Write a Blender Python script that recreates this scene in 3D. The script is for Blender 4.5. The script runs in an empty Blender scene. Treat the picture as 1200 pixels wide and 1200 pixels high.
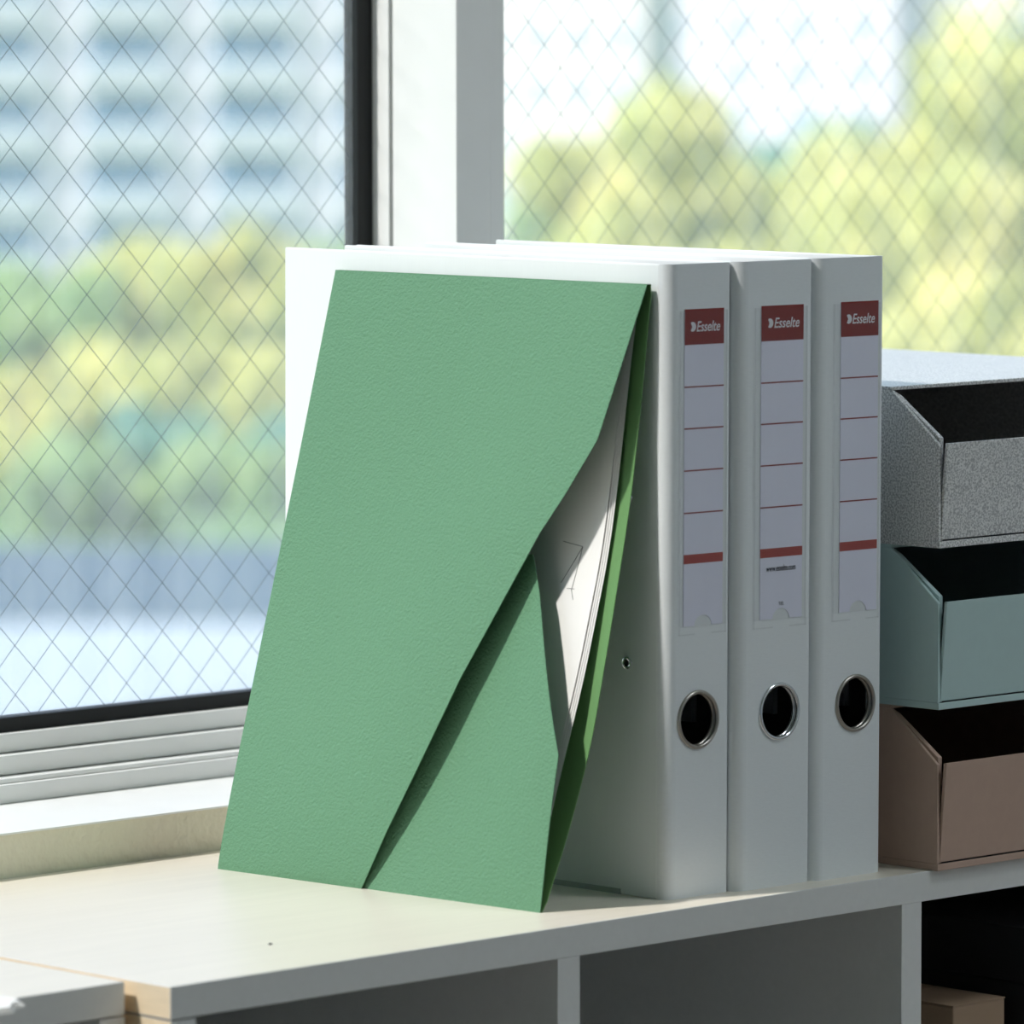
import bpy, bmesh, math, random
from mathutils import Vector, Matrix
random.seed(7)
scene = bpy.context.scene
COL = scene.collection

# ---------------------------------------------------------------- camera
F_PX = 7058.5                                   # focal length in pixels of the 1200 px frame
CAM = Vector((-2.12368, -2.09318, 0.45611))
RIGHT = Vector((0.72001956, -0.69395215, -0.0015008))
UP = Vector((0.06157477, 0.0617333, 0.99619152))
FWD = Vector((0.6912166, 0.71736979, -0.08717912))
cam_data = bpy.data.cameras.new('camera')
cam = bpy.data.objects.new('camera', cam_data)
COL.objects.link(cam)
cam.matrix_world = Matrix(((RIGHT.x, UP.x, -FWD.x, CAM.x), (RIGHT.y, UP.y, -FWD.y, CAM.y),
                           (RIGHT.z, UP.z, -FWD.z, CAM.z), (0, 0, 0, 1)))
cam_data.sensor_width = 36.0
cam_data.lens = F_PX / 1200 * 36.0
cam_data.clip_end = 3000
cam_data.dof.use_dof = True
cam_data.dof.focus_distance = 3.10
cam_data.dof.aperture_fstop = 11.5
scene.camera = cam

# ---------------------------------------------------------------- sky, sun, exposure
SUN_DIR = Vector((-1.0, 0.38, 1.30)).normalized()     # towards the sun
world = bpy.data.worlds.new('sky')
scene.world = world
world.use_nodes = True
wn = world.node_tree
wn.nodes.clear()
sky = wn.nodes.new('ShaderNodeTexSky')
sky.sky_type = 'NISHITA'
sky.sun_disc = False
sky.sun_elevation = math.asin(SUN_DIR.z)
sky.sun_rotation = math.atan2(SUN_DIR.x, SUN_DIR.y)
sky.air_density = 1.0
sky.dust_density = 0.6
bg = wn.nodes.new('ShaderNodeBackground')
bg.inputs['Strength'].default_value = 0.20
wo = wn.nodes.new('ShaderNodeOutputWorld')
wn.links.new(sky.outputs[0], bg.inputs[0])
wn.links.new(bg.outputs[0], wo.inputs[0])
sun_data = bpy.data.lights.new('sun', 'SUN')
sun_data.energy = 7.2
sun_data.angle = math.radians(3.0)
sun_data.color = (1.0, 0.965, 0.92)
sun = bpy.data.objects.new('sun', sun_data)
COL.objects.link(sun)
sun.location = (-8, 4, 8)
sun.rotation_euler = SUN_DIR.to_track_quat('Z', 'Y').to_euler()
vs = scene.view_settings
vs.view_transform = 'Standard'
vs.look = 'None'
vs.gamma = 1.0
vs.use_curve_mapping = False
vs.exposure = 0.12
scene.cycles.use_denoising = True
scene.cycles.max_bounces = 12
scene.cycles.transparent_max_bounces = 24
scene.cycles.sample_clamp_indirect = 8.0
FILL_POWER = 14.0  # emission of the added fill panels


def pixel_point(px, py, depth):
    """world point at a photo pixel, `depth` metres along the camera axis"""
    return CAM + depth * (FWD + (px - 600) / F_PX * RIGHT - (py - 600) / F_PX * UP)


# ---------------------------------------------------------------- materials
def new_mat(name):
    m = bpy.data.materials.new(name)
    m.use_nodes = True
    nt = m.node_tree
    b = nt.nodes['Principled BSDF']
    return m, nt, b


def mat(name, col, rough=0.6, spec=0.4, metal=0.0, var=0.0, scale=(60, 60, 60), bump=0.0, bscale=None,
        dist=0.0004, detail=3.0):
    m, nt, b = new_mat(name)
    b.inputs['Base Color'].default_value = (*col, 1)
    b.inputs['Roughness'].default_value = rough
    b.inputs['Specular IOR Level'].default_value = spec
    b.inputs['Metallic'].default_value = metal
    tc = nt.nodes.new('ShaderNodeTexCoord')
    if var > 0:
        mp = nt.nodes.new('ShaderNodeMapping')
        mp.inputs['Scale'].default_value = scale
        n = nt.nodes.new('ShaderNodeTexNoise')
        n.inputs['Scale'].default_value = 1.0
        n.inputs['Detail'].default_value = detail
        mx = nt.nodes.new('ShaderNodeMix')
        mx.data_type = 'RGBA'
        mx.inputs[6].default_value = (*[max(0, c * (1 - var)) for c in col], 1)
        mx.inputs[7].default_value = (*[min(1, c * (1 + var)) for c in col], 1)
        nt.links.new(tc.outputs['Object'], mp.inputs[0])
        nt.links.new(mp.outputs[0], n.inputs['Vector'])
        nt.links.new(n.outputs['Fac'], mx.inputs[0])
        nt.links.new(mx.outputs[2], b.inputs['Base Color'])
    if bump > 0:
        mp2 = nt.nodes.new('ShaderNodeMapping')
        mp2.inputs['Scale'].default_value = bscale or scale
        n2 = nt.nodes.new('ShaderNodeTexNoise')
        n2.inputs['Scale'].default_value = 1.0
        n2.inputs['Detail'].default_value = 2.0
        bp = nt.nodes.new('ShaderNodeBump')
        bp.inputs['Strength'].default_value = bump
        bp.inputs['Distance'].default_value = dist
        nt.links.new(tc.outputs['Object'], mp2.inputs[0])
        nt.links.new(mp2.outputs[0], n2.inputs['Vector'])
        nt.links.new(n2.outputs['Fac'], bp.inputs['Height'])
        nt.links.new(bp.outputs[0], b.inputs['Normal'])
    return m


M = {}
M['wall'] = mat('painted_plaster', (0.78, 0.74, 0.60), 0.85, 0.2, var=0.05, scale=(30, 30, 30), bump=0.8,
                bscale=(160, 160, 160), dist=0.002)
M['room'] = mat('room_paint', (0.62, 0.63, 0.64), 0.9, 0.2, var=0.03, scale=(4, 4, 4))
M['floor'] = mat('floor_vinyl', (0.42, 0.37, 0.32), 0.6, 0.3, var=0.1, scale=(2, 30, 2))
M['frame'] = mat('white_window_enamel', (0.86, 0.87, 0.85), 0.4, 0.4, var=0.04, scale=(25, 25, 25))
M['gasket'] = mat('black_rubber', (0.012, 0.014, 0.015), 0.6, 0.3)
M['wire'] = mat('dark_steel_wire', (0.08, 0.11, 0.12), 0.5, 0.4, metal=0.3)
M['birch'] = mat('pale_birch', (0.84, 0.775, 0.66), 0.36, 0.6, var=0.07, scale=(9, 160, 160), bump=0.1,
                 bscale=(12, 300, 300), dist=0.0003, detail=5)
M['birch_edge'] = mat('raw_birch_edge', (0.80, 0.66, 0.46), 0.7, 0.2, var=0.18, scale=(60, 40, 260), detail=4)
M['shelf_white'] = mat('white_shelf_paint', (0.72, 0.72, 0.70), 0.6, 0.3, var=0.04, scale=(220, 220, 220))
M['binder'] = mat('white_linen_binder', (0.83, 0.86, 0.86), 0.55, 0.35, var=0.02, scale=(900, 900, 60),
                  bump=0.35, bscale=(1500, 1500, 90), dist=0.0002)
M['spine'] = mat('white_spine_cloth', (0.80, 0.83, 0.84), 0.55, 0.35, var=0.03, scale=(300, 300, 900),
                 bump=0.3, bscale=(200, 200, 1400), dist=0.0002)
M['paper'] = mat('white_paper', (0.86, 0.85, 0.82), 0.8, 0.2)
M['label'] = mat('label_card', (0.84, 0.84, 0.96), 0.7, 0.2, var=0.015, scale=(400, 400, 400))
M['label_red'] = mat('label_red', (0.26, 0.04, 0.036), 0.6, 0.2, var=0.06, scale=(300, 300, 300))
M['label_red_bar'] = mat('label_red_bar', (0.42, 0.08, 0.07), 0.6, 0.2)
M['print_white'] = mat('print_white', (0.85, 0.83, 0.86), 0.6, 0.2)
M['print_black'] = mat('print_black', (0.05, 0.05, 0.07), 0.6, 0.2)
M['pencil'] = mat('pencil_grey', (0.16, 0.16, 0.16), 0.7, 0.2)
M['chrome'] = mat('chromed_steel', (0.75, 0.76, 0.78), 0.18, 0.5, metal=1.0)
M['bronze'] = mat('dull_nickel', (0.42, 0.39, 0.35), 0.35, 0.5, metal=1.0)
M['nickel'] = mat('nickel_strip', (0.50, 0.53, 0.55), 0.4, 0.5, metal=0.8)
M['folder'] = mat('green_embossed_card', (0.115, 0.265, 0.150), 0.62, 0.35, var=0.05, scale=(500, 500, 500),
                  bump=0.75, bscale=(560, 560, 640), dist=0.0009)
M['folder_in'] = mat('green_card_inside', (0.15, 0.31, 0.12), 0.8, 0.2)
M['teal_card'] = mat('teal_card', (0.49, 0.64, 0.63), 0.6, 0.35, var=0.03, scale=(200, 200, 200), bump=0.1,
                     bscale=(900, 900, 900), dist=0.0001)
M['brown_card'] = mat('brown_card', (0.51, 0.355, 0.28), 0.6, 0.35, var=0.05, scale=(160, 160, 160), bump=0.1,
                      bscale=(900, 900, 900), dist=0.0001)
M['card_inside'] = mat('dark_card_inside', (0.05, 0.05, 0.055), 0.8, 0.2)  # inner tray faces coloured darker than the outside
M['carton'] = mat('kraft_carton', (0.36, 0.25, 0.17), 0.75, 0.2, var=0.06, scale=(60, 60, 200))
M['black_card'] = mat('black_card', (0.018, 0.018, 0.022), 0.6, 0.3)
M['diffuser_frame'] = mat('fill_frame_enamel', (0.8, 0.8, 0.8), 0.5, 0.3)


def speckle_mat():
    m, nt, b = new_mat('speckled_grey_card')
    b.inputs['Roughness'].default_value = 0.45
    b.inputs['Specular IOR Level'].default_value = 0.5
    b.inputs['Coat Weight'].default_value = 0.8
    b.inputs['Coat Roughness'].default_value = 0.28
    tc = nt.nodes.new('ShaderNodeTexCoord')
    n = nt.nodes.new('ShaderNodeTexNoise')
    n.inputs['Scale'].default_value = 950
    n.inputs['Detail'].default_value = 1.5
    r = nt.nodes.new('ShaderNodeValToRGB')
    r.color_ramp.elements[0].position = 0.38
    r.color_ramp.elements[0].color = (0.42, 0.42, 0.42, 1)
    r.color_ramp.elements[1].position = 0.60
    r.color_ramp.elements[1].color = (0.84, 0.835, 0.82, 1)
    nt.links.new(tc.outputs['Object'], n.inputs['Vector'])
    nt.links.new(n.outputs['Fac'], r.inputs[0])
    nt.links.new(r.outputs[0], b.inputs['Base Color'])
    return m


def glass_mat(name, tint, veil, gloss=1.0):
    """thin pane: tinted see-through, a Fresnel mirror, and a dusty film that also stands in for outdoor haze"""
    m = bpy.data.materials.new(name)
    m.use_nodes = True
    nt = m.node_tree
    nt.nodes.clear()
    out = nt.nodes.new('ShaderNodeOutputMaterial')
    tr = nt.nodes.new('ShaderNodeBsdfTransparent')
    tr.inputs[0].default_value = (*tint, 1)
    gl = nt.nodes.new('ShaderNodeBsdfGlossy')
    gl.inputs['Roughness'].default_value = 0.03
    gl.inputs['Color'].default_value = (gloss, gloss, gloss, 1)
    df = nt.nodes.new('ShaderNodeBsdfTranslucent')
    df.inputs[0].default_value = (0.93, 0.96, 1.0, 1)
    lw = nt.nodes.new('ShaderNodeLayerWeight')      # Schlick reflectance of one face of a thin pane
    lw.inputs[0].default_value = 0.5
    pw = nt.nodes.new('ShaderNodeMath')
    pw.operation = 'POWER'
    pw.inputs[1].default_value = 5.0
    fr = nt.nodes.new('ShaderNodeMath')
    fr.operation = 'MULTIPLY_ADD'
    fr.inputs[1].default_value = 0.5
    fr.inputs[2].default_value = 0.03
    nt.links.new(lw.outputs['Facing'], pw.inputs[0])
    nt.links.new(pw.outputs[0], fr.inputs[0])
    m1 = nt.nodes.new('ShaderNodeMixShader')
    m2 = nt.nodes.new('ShaderNodeMixShader')
    nt.links.new(fr.outputs[0], m1.inputs[0])
    nt.links.new(tr.outputs[0], m1.inputs[1])
    nt.links.new(gl.outputs[0], m1.inputs[2])
    if veil > 0:
        tc = nt.nodes.new('ShaderNodeTexCoord')
        mp = nt.nodes.new('ShaderNodeMapping')
        mp.inputs['Scale'].default_value = (60, 60, 5)
        ns = nt.nodes.new('ShaderNodeTexNoise')
        ns.inputs['Scale'].default_value = 1.0
        ns.inputs['Detail'].default_value = 4
        mr = nt.nodes.new('ShaderNodeMapRange')
        mr.inputs[1].default_value = 0.3
        mr.inputs[2].default_value = 0.75
        mr.inputs[3].default_value = veil * 0.75
        mr.inputs[4].default_value = veil * 1.25
        nt.links.new(tc.outputs['Object'], mp.inputs[0])
        nt.links.new(mp.outputs[0], ns.inputs['Vector'])
        nt.links.new(ns.outputs['Fac'], mr.inputs[0])
        nt.links.new(mr.outputs[0], m2.inputs[0])
    else:
        m2.inputs[0].default_value = 0
    nt.links.new(m1.outputs[0], m2.inputs[1])
    nt.links.new(df.outputs[0], m2.inputs[2])
    nt.links.new(m2.outputs[0], out.inputs[0])
    return m


def leaf_mat(name, c1, c2):
    m = bpy.data.materials.new(name)
    m.use_nodes = True
    nt = m.node_tree
    nt.nodes.clear()
    out = nt.nodes.new('ShaderNodeOutputMaterial')
    tc = nt.nodes.new('ShaderNodeTexCoord')
    ns = nt.nodes.new('ShaderNodeTexNoise')
    ns.inputs['Scale'].default_value = 0.7
    rp = nt.nodes.new('ShaderNodeValToRGB')
    rp.color_ramp.elements[0].position = 0.35
    rp.color_ramp.elements[0].color = (*c1, 1)
    rp.color_ramp.elements[1].position = 0.65
    rp.color_ramp.elements[1].color = (*c2, 1)
    d = nt.nodes.new('ShaderNodeBsdfDiffuse')
    t = nt.nodes.new('ShaderNodeBsdfTranslucent')
    mx = nt.nodes.new('ShaderNodeMixShader')
    mx.inputs[0].default_value = 0.55
    nt.links.new(tc.outputs['Object'], ns.inputs['Vector'])
    nt.links.new(ns.outputs['Fac'], rp.inputs[0])
    nt.links.new(rp.outputs[0], d.inputs[0])
    nt.links.new(rp.outputs[0], t.inputs[0])
    nt.links.new(d.outputs[0], mx.inputs[1])
    nt.links.new(t.outputs[0], mx.inputs[2])
    nt.links.new(mx.outputs[0], out.inputs[0])
    return m


def fill_mat():
    m = bpy.data.materials.new('fill_diffuser')
    m.use_nodes = True
    nt = m.node_tree
    nt.nodes.clear()
    out = nt.nodes.new('ShaderNodeOutputMaterial')
    e = nt.nodes.new('ShaderNodeEmission')
    e.inputs[0].default_value = (0.86, 0.94, 1.0, 1)
    e.inputs[1].default_value = FILL_POWER
    nt.links.new(e.outputs[0], out.inputs[0])
    return m


M['speckle'] = speckle_mat()
for k_ in ('birch',):
    b_ = M[k_].node_tree.nodes['Principled BSDF']
    b_.inputs['Coat Weight'].default_value = 0.35
    b_.inputs['Coat Roughness'].default_value = 0.32
M['glass'] = glass_mat('dusty_hazy_wired_glass', (0.975, 0.978, 0.98), 0.13)  # veil mixes pane grime with painted outdoor haze
M['clear_plastic'] = glass_mat('clear_plastic_film', (0.99, 0.99, 0.99), 0.03, 0.8)
M['leaf_yellow'] = leaf_mat('yellow_green_leaves', (0.68, 0.72, 0.26), (0.92, 0.88, 0.42))
M['leaf_green'] = leaf_mat('mid_green_leaves', (0.38, 0.58, 0.28), (0.64, 0.76, 0.36))
M['leaf_deep'] = leaf_mat('deep_green_leaves', (0.20, 0.50, 0.42), (0.40, 0.64, 0.46))
M['bark'] = mat('tree_bark', (0.16, 0.12, 0.09), 0.9, 0.1)
M['fill_light'] = fill_mat()
M['grass'] = mat('lawn', (0.13, 0.23, 0.10), 0.9, 0.1, var=0.2, scale=(0.2, 0.2, 0.2))
M['pavement'] = mat('pale_concrete', (0.34, 0.41, 0.46), 0.9, 0.1, var=0.08, scale=(0.15, 0.15, 0.15))
M['shaded_asphalt'] = mat('shaded_asphalt', (0.055, 0.10, 0.15), 0.9, 0.1, var=0.1, scale=(0.3, 0.3, 0.3))  # dark blue tone stands in for shade under the trees
M['facade'] = mat('pale_facade', (0.94, 0.86, 0.92), 0.85, 0.2)
M['facade_cream'] = mat('cream_facade', (0.92, 0.86, 0.82), 0.85, 0.2)
M['facade_glass'] = mat('window_glass_blue', (0.16, 0.32, 0.46), 0.2, 0.5)
M['pale_glass'] = mat('window_glass_pale', (0.42, 0.55, 0.66), 0.2, 0.5)
M['parapet'] = mat('balcony_parapet', (0.80, 0.83, 0.88), 0.8, 0.2)
M['stone'] = mat('grey_stone', (0.5, 0.52, 0.55), 0.9, 0.1)


# ---------------------------------------------------------------- mesh helpers
class MB:
    def __init__(self):
        self.v, self.f, self.mi, self.sm = [], [], [], []

    def add(self, verts, faces, mi=0, smooth=False):
        o = len(self.v)
        self.v += [tuple(p) for p in verts]
        for fc in faces:
            self.f.append(tuple(i + o for i in fc))
            self.mi.append(mi)
            self.sm.append(smooth)
        return self

    def box(self, x0, x1, y0, y1, z0, z1, mi=0, face_mi=None):
        v = [(x0, y0, z0), (x1, y0, z0), (x1, y1, z0), (x0, y1, z0), (x0, y0, z1), (x1, y0, z1), (x1, y1, z1), (x0, y1, z1)]
        faces = {'bottom': (0, 3, 2, 1), 'top': (4, 5, 6, 7), 'front': (0, 1, 5, 4), 'right': (1, 2, 6, 5),
                 'back': (2, 3, 7, 6), 'left': (3, 0, 4, 7)}
        for k, fc in faces.items():
            self.add([v[i] for i in fc], [(0, 1, 2, 3)], (face_mi or {}).get(k, mi))
        return self

    def prism(self, poly, axis, a, b, mi=0):
        """poly in the two other axes, counter-clockwise or not; extruded from a to b along axis"""
        def mk(p, h):
            if axis == 'x': return (h, p[0], p[1])
            if axis == 'y': return (p[0], h, p[1])
            return (p[0], p[1], h)
        n = len(poly)
        self.add([mk(q, a) for q in poly] + [mk(q, b) for q in poly],
                 [tuple(range(n)), tuple(range(2 * n - 1, n - 1, -1))] +
                 [(i, (i + 1) % n, n + (i + 1) % n, n + i) for i in range(n)], mi)
        return self

    def tube(self, pts, rad, n=8, mi=0, cap=True):
        rings = []
        pts = [Vector(q) for q in pts]
        for i, q in enumerate(pts):
            t = (pts[min(i + 1, len(pts) - 1)] - pts[max(i - 1, 0)]).normalized()
            a = t.orthogonal().normalized()
            b = t.cross(a)
            r = rad[i] if isinstance(rad, (list, tuple)) else rad
            rings.append([q + r * (math.cos(2 * math.pi * k / n) * a + math.sin(2 * math.pi * k / n) * b) for k in range(n)])
        vs_ = [p for rg in rings for p in rg]
        fs = []
        for i in range(len(rings) - 1):
            for k in range(n):
                fs.append((i * n + k, i * n + (k + 1) % n, (i + 1) * n + (k + 1) % n, (i + 1) * n + k))
        if cap:
            fs.append(tuple(range(n)))
            fs.append(tuple(range(len(vs_) - 1, len(vs_) - n - 1, -1)))
        return self.add(vs_, fs, mi, True)

    def torus(self, c, R, r, axis='y', nu=48, nv=10, mi=0, squash=1.0):
        vs_, fs = [], []
        for i in range(nu):
            a = 2 * math.pi * i / nu
            for j in range(nv):
                b = 2 * math.pi * j / nv
                q = (R + r * math.cos(b))
                u_, w_, h_ = q * math.cos(a), q * math.sin(a), r * math.sin(b) * squash
                if axis == 'y': vs_.append((c[0] + u_, c[1] + h_, c[2] + w_))
                elif axis == 'x': vs_.append((c[0] + h_, c[1] + u_, c[2] + w_))
                else: vs_.append((c[0] + u_, c[1] + w_, c[2] + h_))
        for i in range(nu):
            for j in range(nv):
                fs.append((i * nv + j, ((i + 1) % nu) * nv + j, ((i + 1) % nu) * nv + (j + 1) % nv, i * nv + (j + 1) % nv))
        return self.add(vs_, fs, mi, True)

    def sheet(self, fn, nu, nv, thick, mi=0):
        """closed thin sheet: fn(a,b)->Vector for a,b in 0..1, given a thickness along +X"""
        vs_, fs = [], []
        T = Vector((thick, 0, 0))
        W = nu + 1
        for k in (0, 1):
            for j in range(nv + 1):
                for i in range(W):
                    vs_.append(fn(i / nu, j / nv) + T * k)
        n = W * (nv + 1)
        for j in range(nv):
            for i in range(nu):
                a = j * W + i
                fs.append((a, a + 1, a + W + 1, a + W))
                fs.append((n + a, n + a + W, n + a + W + 1, n + a + 1))
        self.add(vs_, fs, mi, True)
        o = len(self.v) - 2 * n
        def wall(seq):
            for p, q in zip(seq[:-1], seq[1:]):
                self.f.append((o + p, o + q, o + n + q, o + n + p)); self.mi.append(mi); self.sm.append(False)
        wall(list(range(W)))
        wall([nv * W + i for i in range(W)])
        wall([j * W for j in range(nv + 1)])
        wall([j * W + nu for j in range(nv + 1)])
        return self

    def mesh(self, name, mats, bevel=0.0):
        me = bpy.data.meshes.new(name)
        me.from_pydata(self.v, [], self.f)
        for m_ in (mats if isinstance(mats, (list, tuple)) else [mats]):
            me.materials.append(m_)
        for p_, i, s in zip(me.polygons, self.mi, self.sm):
            p_.material_index = i
            p_.use_smooth = s
        bm = bmesh.new()
        bm.from_mesh(me)
        bmesh.ops.remove_doubles(bm, verts=bm.verts, dist=1e-6)
        bmesh.ops.recalc_face_normals(bm, faces=bm.faces)
        if bevel > 0:
            ed = [e for e in bm.edges if len(e.link_faces) == 2 and e.calc_face_angle() > 0.6]
            bmesh.ops.bevel(bm, geom=ed, offset=bevel, segments=2, profile=0.6, affect='EDGES', clamp_overlap=True)
        for e in bm.edges:
            if len(e.link_faces) == 2 and e.calc_face_angle() > 0.7:
                e.smooth = False
        bm.to_mesh(me)
        bm.free()
        return me

    def build(self, name, mats, parent=None, bevel=0.0):
        o = bpy.data.objects.new(name, self.mesh(name, mats, bevel))
        COL.objects.link(o)
        if parent:
            o.parent = parent
        return o


def tag(o, label=None, cat=None, group=None, kind=None):
    for k, val in (('label', label), ('category', cat), ('group', group), ('kind', kind)):
        if val:
            o[k] = val
    return o


def empty(name, loc, label=None, cat=None, group=None, kind=None, rz=0.0, ry=0.0):
    o = bpy.data.objects.new(name, None)
    o.empty_display_size = 0.05
    COL.objects.link(o)
    o.location = loc
    o.rotation_euler = (0, ry, rz)
    return tag(o, label, cat, group, kind)


def text_mesh(name, body, size, material, parent, loc, shear=0.0, width=None, bold=0.0):
    cu = bpy.data.curves.new(name, 'FONT')
    cu.body = body
    cu.size = size
    cu.shear = shear
    cu.offset = bold
    cu.extrude = 0.00003
    tmp = bpy.data.objects.new(name, cu)
    COL.objects.link(tmp)
    bpy.context.view_layer.update()
    me = bpy.data.meshes.new_from_object(tmp.evaluated_get(bpy.context.evaluated_depsgraph_get()))
    bpy.data.objects.remove(tmp)
    xs = [v.co.x for v in me.vertices]
    s = (width / (max(xs) - min(xs))) if width else 1.0
    x0 = min(xs)
    for v in me.vertices:                     # lay the letters upright on the spine, facing -Y
        v.co = Vector(((v.co.x - x0) * s, -v.co.z, v.co.y))
    me.materials.clear()
    me.materials.append(material)
    o = bpy.data.objects.new(name, me)
    COL.objects.link(o)
    o.parent = parent
    o.location = loc
    return o


# ================================================================ the room
FLOOR_Z = -0.755
CEIL_Z = 2.445
WALL_Y = 0.2912            # room side of the window wall
SILL_Z = 0.0235
WIN_TOP = 2.33
RX0, RX1, RY0 = -3.9, 3.1, -4.2
WIN_X0, WIN_X1 = -3.6, 2.5

tag(MB().box(RX0, RX1, RY0, WALL_Y + 0.3, FLOOR_Z - 0.1, FLOOR_Z).build('floor', M['floor']),
    'grey-brown vinyl floor of the room', 'floor', kind='structure')
tag(MB().box(RX0, RX1, RY0, WALL_Y + 0.3, CEIL_Z, CEIL_Z + 0.1).build('ceiling', M['room']),
    'white painted ceiling of the room', 'ceiling', kind='structure')
tag(MB().box(RX0 - 0.1, RX0, RY0, WALL_Y + 0.3, FLOOR_Z, CEIL_Z).build('wall_left', M['room']),
    'white wall at the end of the window side', 'wall', kind='structure')
tag(MB().box(RX1, RX1 + 0.1, RY0, WALL_Y + 0.3, FLOOR_Z, CEIL_Z).build('wall_right', M['room']),
    'white wall beyond the trays', 'wall', kind='structure')
tag(MB().box(RX0, RX1, RY0 - 0.1, RY0, FLOOR_Z, CEIL_Z).build('wall_front', M['room']),
    'white wall facing the window', 'wall', kind='structure')
wb = MB()
wb.box(RX0, RX1, WALL_Y, WALL_Y + 0.17, FLOOR_Z, SILL_Z - 0.001)
wb.box(RX0, RX1, WALL_Y, WALL_Y + 0.17, WIN_TOP, CEIL_Z)
wb.box(RX0, WIN_X0, WALL_Y, WALL_Y + 0.17, SILL_Z - 0.001, WIN_TOP)
wb.box(WIN_X1, RX1, WALL_Y, WALL_Y + 0.17, SILL_Z - 0.001, WIN_TOP)
tag(wb.build('wall_back', M['wall'], bevel=0.002), 'cream plastered wall below the window', 'wall', kind='structure')

# ---------------------------------------------------------------- window
SY = 0.377                  # front of the bottom track
GY = 0.4107                 # glass
sill = MB().box(WIN_X0, WIN_X1, WALL_Y - 0.001, SY + 0.1, SILL_Z - 0.001, SILL_Z)
tag(sill.build('trim_1', M['frame']), 'white window sill board above the plaster band', 'window sill', kind='structure')
tr = MB()
tr.box(WIN_X0, WIN_X1, SY, SY + 0.08, SILL_Z, 0.0335)
tr.box(WIN_X0, WIN_X1, SY + 0.004, SY + 0.080, 0.0335, 0.0362)
tr.box(WIN_X0, WIN_X1, SY, SY + 0.08, WIN_TOP - 0.04, WIN_TOP)
tag(tr.build('trim_2', M['frame'], bevel=0.0006), 'white aluminium window track running along the sill', 'window track', kind='structure')

PITCH_X, PITCH_Z = 0.0261, 0.0267


def wire_mesh(x0, x1, z0, z1, ax, az, parent):
    """one layer of welded diamond wire inside the pane"""
    mb = MB()
    k = PITCH_Z / PITCH_X
    r = 0.00021
    for sgn in (1, -1):
        # z = az + sgn*k*(x-ax) + n*PITCH_Z
        zs = [sgn * k * (x - ax) for x in (x0, x1)]
        n0 = math.floor((z0 - az - max(zs)) / PITCH_Z) - 1
        n1 = math.ceil((z1 - az - min(zs)) / PITCH_Z) + 1
        for n in range(n0, n1 + 1):
            c = az + n * PITCH_Z - sgn * k * ax            # z = c + sgn*k*x
            pts = []
            for x in (x0, x1):
                z = c + sgn * k * x
                if z0 <= z <= z1: pts.append((x, z))
            for z in (z0, z1):
                x = (z - c) / (sgn * k)
                if x0 < x < x1: pts.append((x, z))
            if len(pts) < 2: continue
            pts.sort()
            (xa, za), (xb, zb) = pts[0], pts[-1]
            if math.hypot(xb - xa, zb - za) < 0.004: continue
            yy = GY + (0.0004 if sgn > 0 else -0.0004)
            mb.tube([(xa, yy, za), (xb, yy, zb)], r, n=4, cap=False)
    o = mb.build('wire_mesh', M['wire'], parent)
    o['kind'] = 'stuff'
    return o


def sash(name, x0, x1, z0, z1, label, ax, az, stile=0.0157):
    """x0..x1, z0..z1 is the visible glass; gasket and white frame lie around it"""
    g = 0.0115
    root = empty(name, ((x0 + x1) / 2, GY, 0.0375), label, 'window', kind='structure')
    off = Vector((-(x0 + x1) / 2, -GY, -0.0375))
    def b(mb, nm, m, bev=0.0, par=root):
        mb.v = [tuple(Vector(q) + off) for q in mb.v]
        return mb.build(nm, m, par, bev)
    b(MB().box(x0 - 0.003, x1 + 0.003, GY - 0.003, GY + 0.003, z0 - 0.003, z1 + 0.003), 'glass_pane', M['glass'])
    w = wire_mesh(x0, x1, z0, z1, ax, az, root)
    for v in w.data.vertices:
        v.co += off
    gk = MB()
    gz = 0.0078
    gk.box(x0 - g, x1 + g, GY - 0.007, GY + 0.0040, z0 - gz, z0)
    gk.box(x0 - g, x1 + g, GY - 0.007, GY + 0.0040, z1, z1 + gz)
    gk.box(x0 - g, x0, GY - 0.007, GY + 0.0040, z0, z1)
    gk.box(x1, x1 + g, GY - 0.007, GY + 0.0040, z0, z1)
    b(gk, 'gasket', M['gasket'])
    rl = MB()
    rl.box(x0 - g - stile, x1 + g + stile, GY - 0.013, GY + 0.0048, 0.0475, z0 - gz)
    rl.box(x0 - g - stile, x1 + g + stile, GY - 0.0205, GY + 0.0048, 0.0366, 0.0470)
    b(rl, 'bottom_rail', M['frame'], 0.0008)
    b(MB().box(x0 - g - stile, x1 + g + stile, GY - 0.0205, GY + 0.0048, z1 + gz, WIN_TOP - 0.04), 'top_rail', M['frame'], 0.0008)
    b(MB().box(x1 + g, x1 + g + stile, GY - 0.0205, GY + 0.0048, z0 - gz, z1 + gz), 'stile', M['frame'], 0.0004)
    b(MB().box(x0 - g - stile, x0 - g, GY - 0.0205, GY + 0.0048, z0 - gz, z1 + gz), 'stile', M['frame'], 0.0004)
    return root


GZ0 = 0.0652
POST_X0, POST_X1 = 0.1737, 0.2111
sash('window_1', -2.10, 0.1622, GZ0, WIN_TOP - 0.08, 'wired glass window pane in front of the pale tower blocks, black gasket', -0.0040, -0.0044)
sash('window_2', 0.2390, 1.36, GZ0, WIN_TOP - 0.08, 'wired glass window pane behind the binders and trays', 0.0023, -0.0062)
sash('window_3', -3.56, -2.195, GZ0, WIN_TOP - 0.08, 'wired glass window pane at the far end of the shelf', 0.0, 0.0)
sash('window_4', 1.44, 2.46, GZ0, WIN_TOP - 0.08, 'wired glass window pane past the trays', 0.0, 0.0)


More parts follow.
